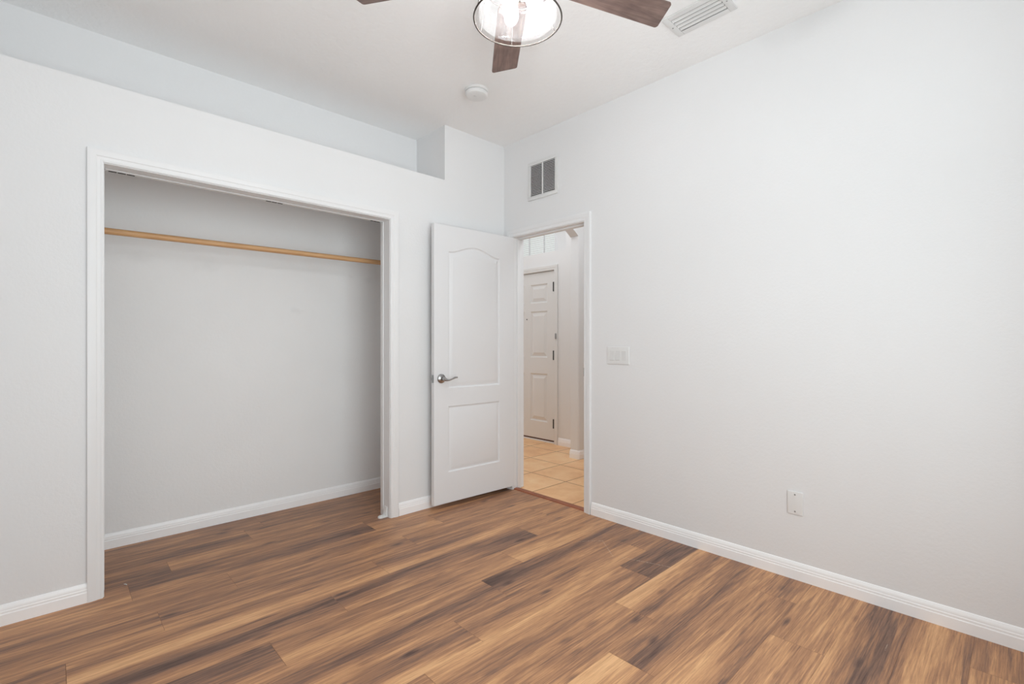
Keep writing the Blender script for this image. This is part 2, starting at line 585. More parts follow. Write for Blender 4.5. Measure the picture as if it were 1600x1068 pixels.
# tone of each board's printed grain (0 dark to 1 pale): per board, one list across the board (back to front) for each station along it
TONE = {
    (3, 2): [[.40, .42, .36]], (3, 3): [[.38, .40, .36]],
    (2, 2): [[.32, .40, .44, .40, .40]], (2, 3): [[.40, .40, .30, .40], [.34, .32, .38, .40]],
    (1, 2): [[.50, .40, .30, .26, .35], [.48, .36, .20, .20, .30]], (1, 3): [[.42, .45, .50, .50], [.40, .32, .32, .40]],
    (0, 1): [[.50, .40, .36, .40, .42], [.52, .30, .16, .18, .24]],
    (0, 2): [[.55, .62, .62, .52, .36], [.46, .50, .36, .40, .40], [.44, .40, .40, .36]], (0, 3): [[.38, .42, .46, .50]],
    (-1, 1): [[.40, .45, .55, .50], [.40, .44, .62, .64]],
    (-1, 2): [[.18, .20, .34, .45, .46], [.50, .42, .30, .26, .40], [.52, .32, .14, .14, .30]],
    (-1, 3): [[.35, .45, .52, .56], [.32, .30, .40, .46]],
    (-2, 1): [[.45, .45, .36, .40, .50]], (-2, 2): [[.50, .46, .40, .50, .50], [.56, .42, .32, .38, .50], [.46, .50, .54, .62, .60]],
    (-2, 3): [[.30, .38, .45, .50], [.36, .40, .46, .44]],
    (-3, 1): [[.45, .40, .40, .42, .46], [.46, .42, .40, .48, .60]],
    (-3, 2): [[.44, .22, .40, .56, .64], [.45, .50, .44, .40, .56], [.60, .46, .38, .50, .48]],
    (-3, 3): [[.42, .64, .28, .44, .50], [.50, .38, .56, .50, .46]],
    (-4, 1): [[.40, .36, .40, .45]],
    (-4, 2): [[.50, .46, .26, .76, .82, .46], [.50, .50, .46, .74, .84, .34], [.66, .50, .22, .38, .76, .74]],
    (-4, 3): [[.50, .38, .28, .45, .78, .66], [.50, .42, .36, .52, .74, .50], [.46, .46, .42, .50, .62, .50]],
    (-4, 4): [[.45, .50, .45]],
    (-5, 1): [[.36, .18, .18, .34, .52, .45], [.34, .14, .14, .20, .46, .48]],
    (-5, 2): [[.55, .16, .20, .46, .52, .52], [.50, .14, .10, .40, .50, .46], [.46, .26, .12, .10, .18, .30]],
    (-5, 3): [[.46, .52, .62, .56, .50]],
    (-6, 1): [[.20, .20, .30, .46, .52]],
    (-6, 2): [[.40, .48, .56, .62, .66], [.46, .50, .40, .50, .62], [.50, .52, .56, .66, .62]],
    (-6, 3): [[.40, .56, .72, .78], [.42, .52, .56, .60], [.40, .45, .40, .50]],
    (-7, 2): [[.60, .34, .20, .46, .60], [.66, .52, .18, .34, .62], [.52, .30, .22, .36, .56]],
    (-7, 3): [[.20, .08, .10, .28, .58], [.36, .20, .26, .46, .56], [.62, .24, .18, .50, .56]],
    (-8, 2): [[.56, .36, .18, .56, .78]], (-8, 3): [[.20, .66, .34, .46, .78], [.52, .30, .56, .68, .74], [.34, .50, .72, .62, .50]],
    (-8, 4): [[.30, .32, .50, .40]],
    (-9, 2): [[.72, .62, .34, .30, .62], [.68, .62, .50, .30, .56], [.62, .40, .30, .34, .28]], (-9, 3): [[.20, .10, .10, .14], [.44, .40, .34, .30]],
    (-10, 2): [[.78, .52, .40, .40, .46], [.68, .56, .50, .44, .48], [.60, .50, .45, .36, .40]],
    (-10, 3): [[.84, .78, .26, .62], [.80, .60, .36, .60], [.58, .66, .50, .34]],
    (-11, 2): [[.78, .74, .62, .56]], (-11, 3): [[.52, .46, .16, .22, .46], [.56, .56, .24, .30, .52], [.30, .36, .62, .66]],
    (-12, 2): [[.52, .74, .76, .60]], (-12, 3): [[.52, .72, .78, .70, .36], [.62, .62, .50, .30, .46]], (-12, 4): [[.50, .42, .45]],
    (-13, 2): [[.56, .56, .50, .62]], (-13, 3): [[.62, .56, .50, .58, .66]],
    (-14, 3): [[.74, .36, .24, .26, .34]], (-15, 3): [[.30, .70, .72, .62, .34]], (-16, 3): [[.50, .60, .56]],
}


def build_floor():
    rnd = random.Random(11)
    m = MB()
    b = m.b
    uvl = b.loops.layers.uv.new('plank')
    col = b.loops.layers.float_color.new('seed')
    tone = b.verts.layers.float.new('tone')
    x_lo, x_hi, y_lo, y_hi = XL - 0.02, 0.012, YB - 0.02, CB + 0.02
    NU, NV = 8, 6
    for row in range(-19, 4):
        y0, y1 = POFF + row * PW, POFF + (row + 1) * PW
        jx = joint_x[row]
        start = jx - 3 * PL
        for k in range(6):
            px0 = start + k * PL
            px1 = px0 + PL
            seed = (rnd.random(), rnd.random(), rnd.random(), 1)
            base = 0.5 + rnd.uniform(-0.10, 0.10)
            if px1 < x_lo or px0 > x_hi:
                continue
            tab = TONE.get((row, k))
            ax0, ax1 = max(px0 + 0.0007, x_lo), min(px1 - 0.0007, x_hi)
            ay0, ay1 = max(y0 + 0.0004, y_lo), min(y1 - 0.0004, y_hi)
            if ay1 <= ay0:
                continue
            grid = []
            for i in range(NU + 1):
                line = []
                for j in range(NV + 1):
                    x = ax0 + (ax1 - ax0) * i / NU
                    y = ay0 + (ay1 - ay0) * j / NV
                    v = b.verts.new((x, y, 0.0))
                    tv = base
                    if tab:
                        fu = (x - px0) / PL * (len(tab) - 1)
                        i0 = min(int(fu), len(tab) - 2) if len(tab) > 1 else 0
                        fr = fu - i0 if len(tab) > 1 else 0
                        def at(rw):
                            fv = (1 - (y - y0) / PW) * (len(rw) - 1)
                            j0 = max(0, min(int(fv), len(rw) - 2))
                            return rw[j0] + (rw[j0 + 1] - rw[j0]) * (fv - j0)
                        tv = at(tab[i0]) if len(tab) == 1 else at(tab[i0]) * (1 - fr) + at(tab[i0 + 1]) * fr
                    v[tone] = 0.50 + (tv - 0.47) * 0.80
                    line.append(v)
                grid.append(line)
            for i in range(NU):
                for j in range(NV):
                    f = m.face([grid[i][j], grid[i + 1][j], grid[i + 1][j + 1], grid[i][j + 1]])
                    for lp in f.loops:
                        lp[uvl].uv = (lp.vert.co.x - px0, lp.vert.co.y - y0)
                        lp[col] = seed
    m.mi = 1
    m.box(x_lo, x_hi, y_lo, y_hi, -0.10, -0.0012)
    o = m.done('floor', [M['floor'], M['joint']], smooth=0)
    struct(o, 'brown walnut-look laminate plank floor running into the open closet', 'floor')


build_floor()

m = MB()
m.box(0.012, 2.6, -2.2, 3.6, -0.10, -0.004)
struct(m.done('floor_hall', M['tile'], smooth=0), 'tan square ceramic tile floor of the hall beyond the doorway', 'floor')

m = MB()
m.box(XL - 0.12, WT, YB - 0.12, CB + 0.12, H, H + 0.1)
struct(m.done('ceiling', M['ceiling'], smooth=0), 'white textured ceiling over the bedroom', 'ceiling')

# closet front wall with opening, plant ledge and niche above, full-height column at the corner
m = MB()
RO = 0.018  # jamb board thickness
m.box(XL - 0.12, OX0 - RO, 0, WT, 0, LEDGE)
m.box(OX1 + RO, 0.0, 0, WT, 0, LEDGE)
m.box(OX0 - RO, OX1 + RO, 0, WT, OZ + RO, LEDGE)
m.box(XL - 0.12, -0.596, WT, CB + 0.12, LEDGE - 0.10, LEDGE)
m.box(XL - 0.12, -0.596, NICHE, CB + 0.12, LEDGE, H)
m.box(-0.596, 0.0, 0, CB + 0.12, LEDGE, H)
bmesh.ops.remove_doubles(m.b, verts=m.b.verts, dist=1e-5)
struct(m.done('wall_front', M['wall'], smooth=0), 'white wall with the wide closet opening and plant ledge above', 'wall')

m = MB()
m.box(XL - 0.12, 0.0, CB, CB + 0.12, 0, LEDGE - 0.10)
struct(m.done('wall_closet_back', M['closet'], smooth=0), 'plain white back wall inside the closet', 'wall')
m = MB()
m.box(-0.60, 0.0, WT, CB, 0, LEDGE - 0.10)
struct(m.done('wall_closet_right', M['wall'], smooth=0), 'white side wall inside the closet behind the doorway jamb', 'wall')

# wall with the doorway
m = MB()
yA, yB_ = CB + 0.12, YB - 0.12
m.box(0, WT, DY1 + RO, yA, 0, H)
m.box(0, WT, yB_, DY0 - RO, 0, H)
m.box(0, WT, DY0 - RO, DY1 + RO, DZ + RO, H)
struct(m.done('wall_right', M['wall'], smooth=0), 'long white wall with the doorway, switches and blank plate', 'wall')

m = MB()
m.box(XL - 0.12, XL, YB - 0.12, SY0, 0, H)
m.box(XL - 0.12, XL, SY1, CB + 0.12, 0, H)
m.box(XL - 0.12, XL, SY0, SY1, 0, SZ0)
m.box(XL - 0.12, XL, SY0, SY1, SZ1, H)
struct(m.done('wall_left', M['wall'], smooth=0), 'plain white wall beside the camera', 'wall')

m = MB()
m.box(XL, WX0, YB - 0.12, YB, 0, H)
m.box(WX1, 0, YB - 0.12, YB, 0, H)
m.box(WX0, WX1, YB - 0.12, YB, 0, WZ0)
m.box(WX0, WX1, YB - 0.12, YB, WZ1, H)
struct(m.done('wall_back', M['wall'], smooth=0), 'white wall around the glazing behind the camera', 'wall')
win = empty('window_1', (WX0, YB, WZ0))
m = MB()
fy0, fy1 = YB - 0.09, YB - 0.04
for a in ((WX0, WX0 + .05, WZ0, WZ1), (WX1 - .05, WX1, WZ0, WZ1), (WX0 + .05, WX1 - .05, WZ0, WZ0 + .05),
          (WX0 + .05, WX1 - .05, WZ1 - .05, WZ1), ((WX0 + WX1) / 2 - .03, (WX0 + WX1) / 2 + .03, WZ0 + .05, WZ1 - .05)):
    m.box(a[0], a[1], fy0, fy1, a[2], a[3], 0.004)
m.done('window_frame', M['trim'], win)
m = MB()
m.box(WX0 + .05, WX1 - .05, YB - 0.068, YB - 0.064, WZ0 + .05, WZ1 - .05)
m.done('window_pane', M['pane'], win)
m = MB()
m.box(WX0 - .03, WX1 + .03, YB - 0.04, YB + 0.03, WZ0 - .02, WZ0, 0.004)
m.done('window_sill', M['trim'], win)
struct(win, 'wide white framed glazed opening behind the camera', 'window')

win = empty('fill_window', (XL, SY0, SZ0))
m = MB()
fx0, fx1 = XL - 0.09, XL - 0.04
for a in ((SY0, SY0 + .05, SZ0, SZ1), (SY1 - .05, SY1, SZ0, SZ1), (SY0 + .05, SY1 - .05, SZ0, SZ0 + .05),
          (SY0 + .05, SY1 - .05, SZ1 - .05, SZ1), (SY0 + .05, SY1 - .05, (SZ0 + SZ1) / 2 - .02, (SZ0 + SZ1) / 2 + .02)):
    m.box(fx0, fx1, a[0], a[1], a[2], a[3], 0.004)
m.done('window_frame', M['trim'], win)
m = MB()
m.box(XL - 0.068, XL - 0.064, SY0 + .05, SY1 - .05, SZ0 + .05, SZ1 - .05)
m.done('window_pane', M['pane'], win)
m = MB()
m.box(XL - 0.04, XL + 0.02, SY0 - .03, SY1 + .03, SZ0 - .02, SZ0, 0.004)
m.done('window_sill', M['trim'], win)
struct(win, 'added white framed side window for fill light, left of the camera', 'window')

# ------------------------------------------------------------------ baseboards
BB = [(0.0, 0.0), (0.0135, 0.0), (0.0135, 0.046), (0.0115, 0.050), (0.0115, 0.058), (0.0095, 0.062), (0.0095, 0.070),
      (0.0065, 0.077), (0.004, 0.083), (0.0, 0.086)]


def baseboard(name, runs, label, mat='base', z=0.0):
    """runs: (start, end, outward normal) at wall face, straight pieces with square ends."""
    m = MB()
    for a, b, n in runs:
        n = Vector(n)
        rings = []
        for p in (Vector(a), Vector(b)):
            rings.append([p + n * t + Vector((0, 0, h + z)) for t, h in BB])
        m.loft(rings, True, True)
    o = m.done(name, M[mat], smooth=25)
    struct(o, label, 'baseboard')


CW_ = 0.060   # casing width
baseboard('baseboard_front', [((XL, 0, 0), (OX0 - CW_ + 0.004, 0, 0), (0, -1, 0)), ((OX1 + CW_ + 0.004, 0, 0), (-0.014, 0, 0), (0, -1, 0))],
          'white baseboard along the closet front wall')
baseboard('baseboard_closet', [((XL, CB, 0), (-0.60, CB, 0), (0, -1, 0))], 'white baseboard along the back of the closet')
baseboard('baseboard_right', [((0, DY0 - CW_ - 0.006, 0), (0, YB, 0), (-1, 0, 0))], 'white baseboard along the long doorway wall')
baseboard('baseboard_left', [((XL, -0.014, 0), (XL, YB, 0), (1, 0, 0))], 'white baseboard beside the camera')

# ------------------------------------------------------------------ casings and jambs
CAS = [(0.004, 0.0), (0.004, 0.0085), (0.010, 0.0105), (0.014, 0.0095), (0.026, 0.0115), (0.030, 0.0140), (0.040, 0.0150),
       (0.048, 0.0165), (0.056, 0.0170), (0.060, 0.0160), (0.060, 0.0)]


def casing_mesh(a0, a1, top, to3, prof=CAS, w0=0.0):
    """Mitred three-sided casing. a0/a1: opening edges along the wall; to3(a, z, d) maps to world."""
    m = MB()
    path = []
    for w, d in prof:
        path.append([to3(a0 - w, w0, d), to3(a0 - w, top + w, d), to3(a1 + w, top + w, d), to3(a1 + w, w0, d)])
    rings = [[path[k][i] for k in range(len(prof))] for i in range(4)]
    m.loft(rings, True, True)
    return m


cl = empty('trim_1', ((OX0 + OX1) / 2, 0, 0))
struct(cl, 'white moulded casing framing the wide closet opening', 'trim')
casing_mesh(OX0, OX1, OZ, lambda a, z, d: (a, -d, z)).done('casing', M['trim'], cl, smooth=20)
m = MB()
m.box(OX0 - RO, OX0, 0.0, WT, 0, OZ)
m.box(OX1, OX1 + RO, 0.0, WT, 0, OZ)
m.box(OX0 - RO, OX1 + RO, 0.0, WT, OZ, OZ + RO)
m.done('jamb', M['trim'], cl, smooth=0)
m = MB()   # thin stop strips at the back of the jamb
m.box(OX1 - 0.006, OX1, 0.080, WT, 0, OZ, 0.002)
m.box(OX0, OX0 + 0.006, 0.080, WT, 0, OZ, 0.002)
m.done('stop', M['trim'], cl)

dc = empty('trim_2', (0, (DY0 + DY1) / 2, 0))
struct(dc, 'white moulded casing and jamb around the bedroom doorway', 'trim')
casing_mesh(DY0, DY1, DZ, lambda a, z, d: (-d, a, z)).done('casing', M['trim'], dc, smooth=20)
casing_mesh(DY0, DY1, DZ, lambda a, z, d: (WT + d, a, z)).done('casing', M['trim'], dc, smooth=20)
m = MB()
m.box(0, WT, DY0 - RO, DY0, 0, DZ)
m.box(0, WT, DY1, DY1 + RO, 0, DZ)
m.box(0, WT, DY0 - RO, DY1 + RO, DZ, DZ + RO)
m.done('jamb', M['trim'], dc, smooth=0)
m = MB()
m.box(0.040, 0.075, DY1 - 0.011, DY1, 0, DZ, 0.002)
m.box(0.040, 0.075, DY0, DY0 + 0.011, 0, DZ, 0.002)
m.box(0.040, 0.075, DY0 + 0.011, DY1 - 0.011, DZ - 0.011, DZ, 0.002)
m.done('stop', M['trim'], dc)
m = MB()
m.box(-0.0055, 0.022, DY0 - 0.0005, DY0 + 0.0022, 0.950, 1.010, 0.001)
m.done('strike_plate', M['nickel'], dc)['label'] = 'grey metal strike plate'

m = MB()   # transition strip in the doorway
m.prism([(0.004, DY0, 0.0), (0.010, DY0, 0.007), (0.030, DY0, 0.010), (0.052, DY0, 0.008), (0.060, DY0, -0.004), (0.004, DY0, -0.004)], (0, DY1 - DY0, 0))
struct(m.done('trim_3', M['trans'], smooth=25), 'thin reddish wood transition strip across the doorway', 'trim')


# ------------------------------------------------------------------ moulded door leaf
def offset_poly(pts, d):
    """Inset a closed 2D polygon (ccw) by d."""
    n = len(pts)
    out = []
    for i in range(n):
        p0, p1, p2 = Vector(pts[i - 1]), Vector(pts[i]), Vector(pts[(i + 1) % n])
        e1 = (p1 - p0).normalized()
        e2 = (p2 - p1).normalized()
        n1 = Vector((-e1.y, e1.x))
        n2 = Vector((-e2.y, e2.x))
        bis = (n1 + n2)
        k = bis.length_squared / 2
        out.append(p1 + bis * (d / max(k, 0.3)))
    return out


def rect(u0, u1, z0, z1):
    return [(u0, z0), (u1, z0), (u1, z1), (u0, z1)]


def leaf_mesh(w, z0, z1, t, panels, prof, to3, edge=0.002):
    """Door leaf: face at depth 0 (+ = out of the door), body to -t."""
    m = MB()
    b = m.b
    outer = rect(edge, w - edge, z0 + edge, z1 - edge)
    def ring(pts, d):
        return [b.verts.new(Vector(to3(p[0], p[1], d))) for p in pts]
    o0 = ring(outer, 0)
    edges = [b.edges.new((o0[i], o0[(i + 1) % 4])) for i in range(4)]
    for P in panels:
        last = ring(P, 0)
        edges += [b.edges.new((last[i], last[(i + 1) % len(P)])) for i in range(len(P))]
        for ins, d in prof:
            cur = ring(offset_poly(P, ins), d)
            for i in range(len(P)):
                m.face([last[i], last[(i + 1) % len(P)], cur[(i + 1) % len(P)], cur[i]])
            last = cur
        m.face(last)
    bmesh.ops.triangle_fill(b, use_beauty=True, edges=edges)
    o1 = ring(rect(0, w, z0, z1), -edge)
    o2 = ring(rect(0, w, z0, z1), -t)
    for A, B in ((o0, o1), (o1, o2)):
        for i in range(4):
            m.face([A[i], A[(i + 1) % 4], B[(i + 1) % 4], B[i]])
    m.face(o2[::-1])
    return m


MOLD = [(0.007, -0.0085), (0.014, -0.0095), (0.038, -0.0012), (0.043, 0.0)]

# bedroom door: hinged at the jamb next to the corner, swung back against the closet wall
HA, HB = Vector((-0.006, -0.1275)), Vector((-0.757, -0.097))
LW = (HB - HA).length
du = (HB - HA).normalized()
dn = Vector((du.y, -du.x))          # towards the camera side
if dn.y > 0:
    dn = -dn


def leaf3(u, z, d):
    p = HA + du * u + dn * d
    return (p.x, p.y, z)


def arch_panel(u0, u1, z0, zs, rise, n=20):
    pts = [(u0, z0), (u1, z0), (u1, zs)]
    for i in range(1, n):
        s = i / n
        k = 0.5 - 0.5 * math.cos(2 * PI * s)
        pts.append((u1 + (u0 - u1) * s, zs + rise * k))
    pts.append((u0, zs))
    return pts


door = empty('door_1', (HA.x, HA.y, 0.034))
struct(door, 'white two-panel arched bedroom door standing open against the closet wall', 'door')
pan = [arch_panel(0.150, 0.632, 0.858, 1.842, 0.056), rect(0.150, 0.632, 0.254, 0.728)]
leaf_mesh(LW, 0.034, 2.030, 0.035, pan, MOLD, leaf3).done('door_leaf', M['door'], door, smooth=22)

# lever handle
hu, hz = 0.692, 0.930


def onto(u, z, d):
    return Vector(leaf3(u, z, d))


Rm = Matrix(((du.x, 0, dn.x), (du.y, 0, dn.y), (0, 1, 0)))   # local (u, z, normal) -> world
hnd = empty('lever_handle', onto(hu, hz, 0) - door.location)
hnd.parent = door
m = MB()
m.lathe([(0.0, 0.0), (0.033, 0.0), (0.0335, 0.004), (0.031, 0.008), (0.026, 0.011), (0.018, 0.013), (0.0135, 0.016), (0.0125, 0.030),
         (0.0125, 0.045), (0.0115, 0.050), (0.0, 0.051)], onto(hu, hz, 0), 40, mat=Rm)
m.done('rosette', M['nickel'], hnd)
m = MB()
pth, fl = [], []
for i in range(21):
    s = i / 20
    uu = hu + 0.006 - s * 0.116
    zz = hz - 0.0015 - 0.007 * math.sin(min(1.0, s / 0.62) * PI) + (0.009 * math.sin((s - 0.62) / 0.38 * PI * 0.72) if s > 0.62 else 0.0)
    dd = 0.044 + 0.005 * math.sin(s * PI)
    pth.append(onto(uu, zz, dd))
    if s < 0.55:
        tb = 0.0125 - 0.0085 * (s / 0.55)
        ta = 0.0110 - 0.0030 * (s / 0.55)
    else:
        tb = 0.0040 + 0.0022 * math.sin((s - 0.55) / 0.45 * PI * 0.75)
        ta = 0.0080 + 0.0015 * (s - 0.55)
    if i == 20:
        ta *= 0.5
        tb *= 0.5
    fl.append((ta, tb))
m.tube(pth, 0.01, 14, fl)
m.done('lever', M['nickel'], hnd)
m = MB()
em = Matrix.Identity(4)


def edge_box(mb, z0, z1, d0, d1, u0, u1, bev=0):
    pts = [leaf3(u0, z0, d0), leaf3(u0, z0, d1), leaf3(u0, z1, d1), leaf3(u0, z1, d0)]
    mb.prism(pts, Vector((du.x, du.y, 0)) * (u1 - u0))


edge_box(m, hz - 0.028, hz + 0.028, -0.030, -0.005, LW - 0.0005, LW + 0.0012)
lp = m.done('latch_plate', M['nickel'], door)
m = MB()
edge_box(m, hz - 0.010, hz + 0.010, -0.024, -0.011, LW, LW + 0.010)
m.done('latch_bolt', M['screw'], lp)
for sz in (-0.020, 0.020):
    m = MB()
    edge_box(m, hz + sz - 0.0035, hz + sz + 0.0035, -0.021, -0.014, LW, LW + 0.002)
    m.done('screw', M['screw'], lp)
for hz_ in (0.25, 1.05, 1.82):
    m = MB()
    m.lathe([(0.0, -0.045), (0.0055, -0.044), (0.0055, 0.044), (0.0, 0.045)], (-0.004, DY1 - 0.0075, hz_), 14)
    m.done('hinge', M['trim'], door)

# ------------------------------------------------------------------ closet: rod, bifold hardware
rod = empty('closet_rod', (-1.79, 0.45, 1.79))
tag(rod, 'round pale wooden hanging rod spanning the inside of the closet', 'closet rod')
xa, za, xb, zb = XL + 0.012, 1.780, -0.612, 1.803
m = MB()
m.tube([(xa + (xb - xa) * i / 8, 0.45, za + (zb - za) * i / 8) for i in range(9)], 0.0175, 24)
m.done('rod', M['rodwood'], rod, loc=(-1.79, 0.45, 1.79))
for sx, x0, z_ in ((1, XL, za), (-1, -0.60, zb)):
    m = MB()
    Mx = Matrix(((0, 0, sx), (0, 1, 0), (1, 0, 0)))
    m.lathe([(0.0, 0.0005), (0.032, 0.0005), (0.032, 0.004), (0.022, 0.006), (0.022, 0.022), (0.0185, 0.022), (0.0185, 0.011), (0.0, 0.011)], (x0, 0.45, z_), 32, mat=Mx)
    m.done('rod_socket', M['plastic'], rod)

trk = empty('bifold_track', (-1.79, 0.091, OZ - 0.002))
tag(trk, 'white bifold door track with gaps painted dark under the closet head', 'door track')
m = MB()
ty0, ty1, tz0, tz1 = 0.098, 0.112, OZ - 0.0145, OZ - 0.0122
m.box(OX0 + 0.008, OX1 - 0.008, 0.078, 0.110, OZ - 0.0045, OZ - 0.0003, 0.001)
m.done('track_channel', M['trim'], trk)
for x0, x1 in ((-2.510, -2.405), (-1.800, -1.705), (-1.140, -1.068)):  # black blocks coloured as the shade inside the track gaps
    m = MB()
    n = 3
    for i in range(n):
        w_ = (x1 - x0) / n
        m.box(x0 + i * w_ + 0.002, x0 + (i + 1) * w_ - 0.002, 0.093, 0.104, OZ - 0.0062, OZ - 0.0042, 0.0006)
    m.done('slot_shade', M['black'], trk)['label'] = 'black strip painted as shade in a track slot'

brk = empty('bifold_pivot_bracket', (OX1 - 0.02, 0.05, 0))
tag(brk, 'small white bifold floor bracket at the foot of the closet jamb by the door', 'door bracket')
m = MB()
m.prism([(OX1 - 0.0005, 0.030, 0.0), (OX1 - 0.016, 0.030, 0.0), (OX1 - 0.012, 0.030, 0.030), (OX1 - 0.009, 0.030, 0.050), (OX1 - 0.004, 0.030, 0.068), (OX1 - 0.0005, 0.030, 0.070)], (0, 0.036, 0))
m.done('jamb_plate', M['plastic'], brk)
m = MB()
pts = []
for i in range(13):
    a = PI / 2 + PI * i / 12
    pts.append((OX1 - 0.040 + 0.020 * math.cos(a), 0.048 + 0.019 * math.sin(a), 0.0))
pts += [(OX1 - 0.002, 0.029, 0.0), (OX1 - 0.002, 0.067, 0.0)]
m.prism(pts, (0, 0, 0.012))
bmesh.ops.bevel(m.b, geom=[e for e in m.b.edges if all(v.co.z > 0.011 for v in e.verts)], offset=0.004, segments=3, affect='EDGES')
m.done('floor_foot', M['plastic'], brk)
m = MB()
m.lathe([(0.0, 0.012), (0.007, 0.012), (0.007, 0.016), (0.004, 0.018), (0.0, 0.018)], (OX1 - 0.040, 0.048, 0), 16)
m.done('pivot_socket', M['plastic_dim'], brk)

m = MB()
m.tube([(-2.4505, 0.085, 0.002), (-2.447, 0.078, 0.0032), (-2.442, 0.071, 0.0026), (-2.4405, 0.066, 0.0018)], [0.0012, 0.0022, 0.0020, 0.0008], 8)
tag(m.done('paint_chip', M['plastic']), 'tiny curled white paint chip on the closet floor', 'paint chip')

# ------------------------------------------------------------------ plates on the long wall
sw = empty('switch_plate', (0, -1.114, 1.10))
tag(sw, 'white three-gang rocker switch plate on the wall beside the doorway', 'light switch')
m = MB()
m.box(-0.0065, -0.0003, -1.199, -1.029, 1.043, 1.158, 0.003, 3)
m.done('plate', M['plastic'], sw)
for i in range(3):
    yc = -1.114 + (i - 1) * 0.046
    m = MB()
    x1_ = -0.0060
    z0_, z1_ = 1.068, 1.133
    ps = [(x1_, z0_), (-0.0098, z0_ + 0.002), (-0.0078, (z0_ + z1_) / 2), (-0.0072, z1_ - 0.001), (x1_, z1_)]
    if i == 0:
        ps = [(x1_, z0_), (-0.0072, z0_ + 0.001), (-0.0078, (z0_ + z1_) / 2), (-0.0098, z1_ - 0.002), (x1_, z1_)]
    m.prism([(a, yc - 0.0165, b_) for a, b_ in ps], (0, 0.033, 0))
    m.done('rocker', M['plastic_dim'], sw, smooth=20)
    for z_ in (1.054, 1.147):
        m = MB()
        m.lathe([(0.0, 0.0), (0.003, 0.0), (0.0026, 0.0012), (0.0, 0.0014)], (-0.0063, yc, z_), 12, mat=Matrix(((0, 0, -1), (0, 1, 0), (1, 0, 0))))
        m.done('screw', M['plastic_dim'], sw)

bp = empty('blank_wall_plate', (0, -2.161, 0.38))
tag(bp, 'small white blank cover plate low on the long wall', 'wall plate')
m = MB()
m.box(-0.0065, -0.0003, -2.197, -2.126, 0.323, 0.437, 0.003, 3)
m.done('plate', M['plastic'], bp)
for z_ in (0.338, 0.422):
    m = MB()
    m.lathe([(0.0, 0.0), (0.0042, 0.0), (0.0036, 0.0014), (0.0, 0.0017)], (-0.0063, -2.161, z_), 14, mat=Matrix(((0, 0, -1), (0, 1, 0), (1, 0, 0))))
    m.done('screw', M['screw'], bp)

# return grille high on the doorway wall
gr = empty('wall_return_grille', (0, -0.438, 2.435))
tag(gr, 'square white slatted return air grille above the bedroom doorway', 'air vent')
gy0, gy1, gz0, gz1 = -0.590, -0.286, 2.288, 2.582
m = MB()
fw = 0.027
for a in ((gy0, gy1, gz0, gz0 + fw), (gy0, gy1, gz1 - fw, gz1), (gy0, gy0 + fw, gz0 + fw, gz1 - fw), (gy1 - fw, gy1, gz0 + fw, gz1 - fw)):
    m.box(-0.009, -0.0003, a[0], a[1], a[2], a[3], 0.0025)
m.done('frame', M['enamel'], gr)
m = MB()
m.box(-0.0015, -0.0002, gy0 + fw, gy1 - fw, gz0 + fw, gz1 - fw)
m.done('shade_sheet', M['duct_shade'], gr)  # dark sheet painted as duct shade; the wall has no hole here
m = MB()
m.box(-0.0085, -0.0016, -0.443, -0.433, gz0 + fw, gz1 - fw, 0.001)
m.done('mullion', M['enamel'], gr)
ns = 20
for side in ((gy0 + fw, -0.443), (-0.433, gy1 - fw)):
    m = MB()
    for i in range(ns):
        zc = gz0 + fw + (i + 0.5) * (gz1 - gz0 - 2 * fw) / ns
        m.prism([(-0.0080, side[0], zc - 0.0046), (-0.0072, side[0], zc - 0.0050), (-0.0018, side[0], zc + 0.0022), (-0.0026, side[0], zc + 0.0026)], (0, side[1] - side[0], 0))
    m.done('slat_panel', M['enamel'], gr, smooth=0)

# ceiling register by the fan
rg = empty('ceiling_register', (-0.403, -1.85, H))
tag(rg, 'white metal air register with curved louvers on the ceiling', 'air vent')
rx0, rx1, ry0, ry1 = -0.494, -0.312, -2.003, -1.700
m = MB()
for a in ((rx0, rx1, ry0, ry0 + 0.033), (rx0, rx1, ry1 - 0.033, ry1), (rx0, rx0 + 0.033, ry0 + 0.033, ry1 - 0.033), (rx1 - 0.033, rx1, ry0 + 0.033, ry1 - 0.033)):
    m.box(a[0], a[1], a[2], a[3], H - 0.007, H - 0.0003, 0.0025)
m.done('frame', M['enamel'], rg)
m = MB()
m.box(rx0 + 0.033, rx1 - 0.033, ry0 + 0.033, ry1 - 0.033, H - 0.0012, H - 0.0002)
m.done('shade_sheet', M['duct_shade'], rg)  # sheet coloured dark for duct shade, over an unbroken ceiling
ix0, ix1 = rx0 + 0.034, rx1 - 0.034
for i in range(4):
    xc = ix0 + 0.016 + i * (ix1 - ix0 - 0.032) / 3
    m = MB()
    sec = []
    for k in range(7):
        a_ = k / 6 * PI * 0.42
        sec.append((xc - 0.010 + 0.0145 * math.sin(a_), H - 0.0016 - 0.0095 * (1 - math.cos(a_))))
    sec2 = [(a - 0.0004, b_ - 0.0011) for a, b_ in sec[::-1]]
    m.prism([(a, ry0 + 0.034, b_) for a, b_ in sec + sec2], (0, ry1 - ry0 - 0.068, 0))
    m.done('louver', M['enamel'], rg, smooth=40)
for y_ in (ry0 + 0.015, ry1 - 0.015):
    m = MB()
    m.lathe([(0.0, 0.0), (0.004, 0.0), (0.0034, -0.0016), (0.0, -0.002)], (-0.403, y_, H - 0.0068), 12)
    m.done('screw', M['screw'], rg)

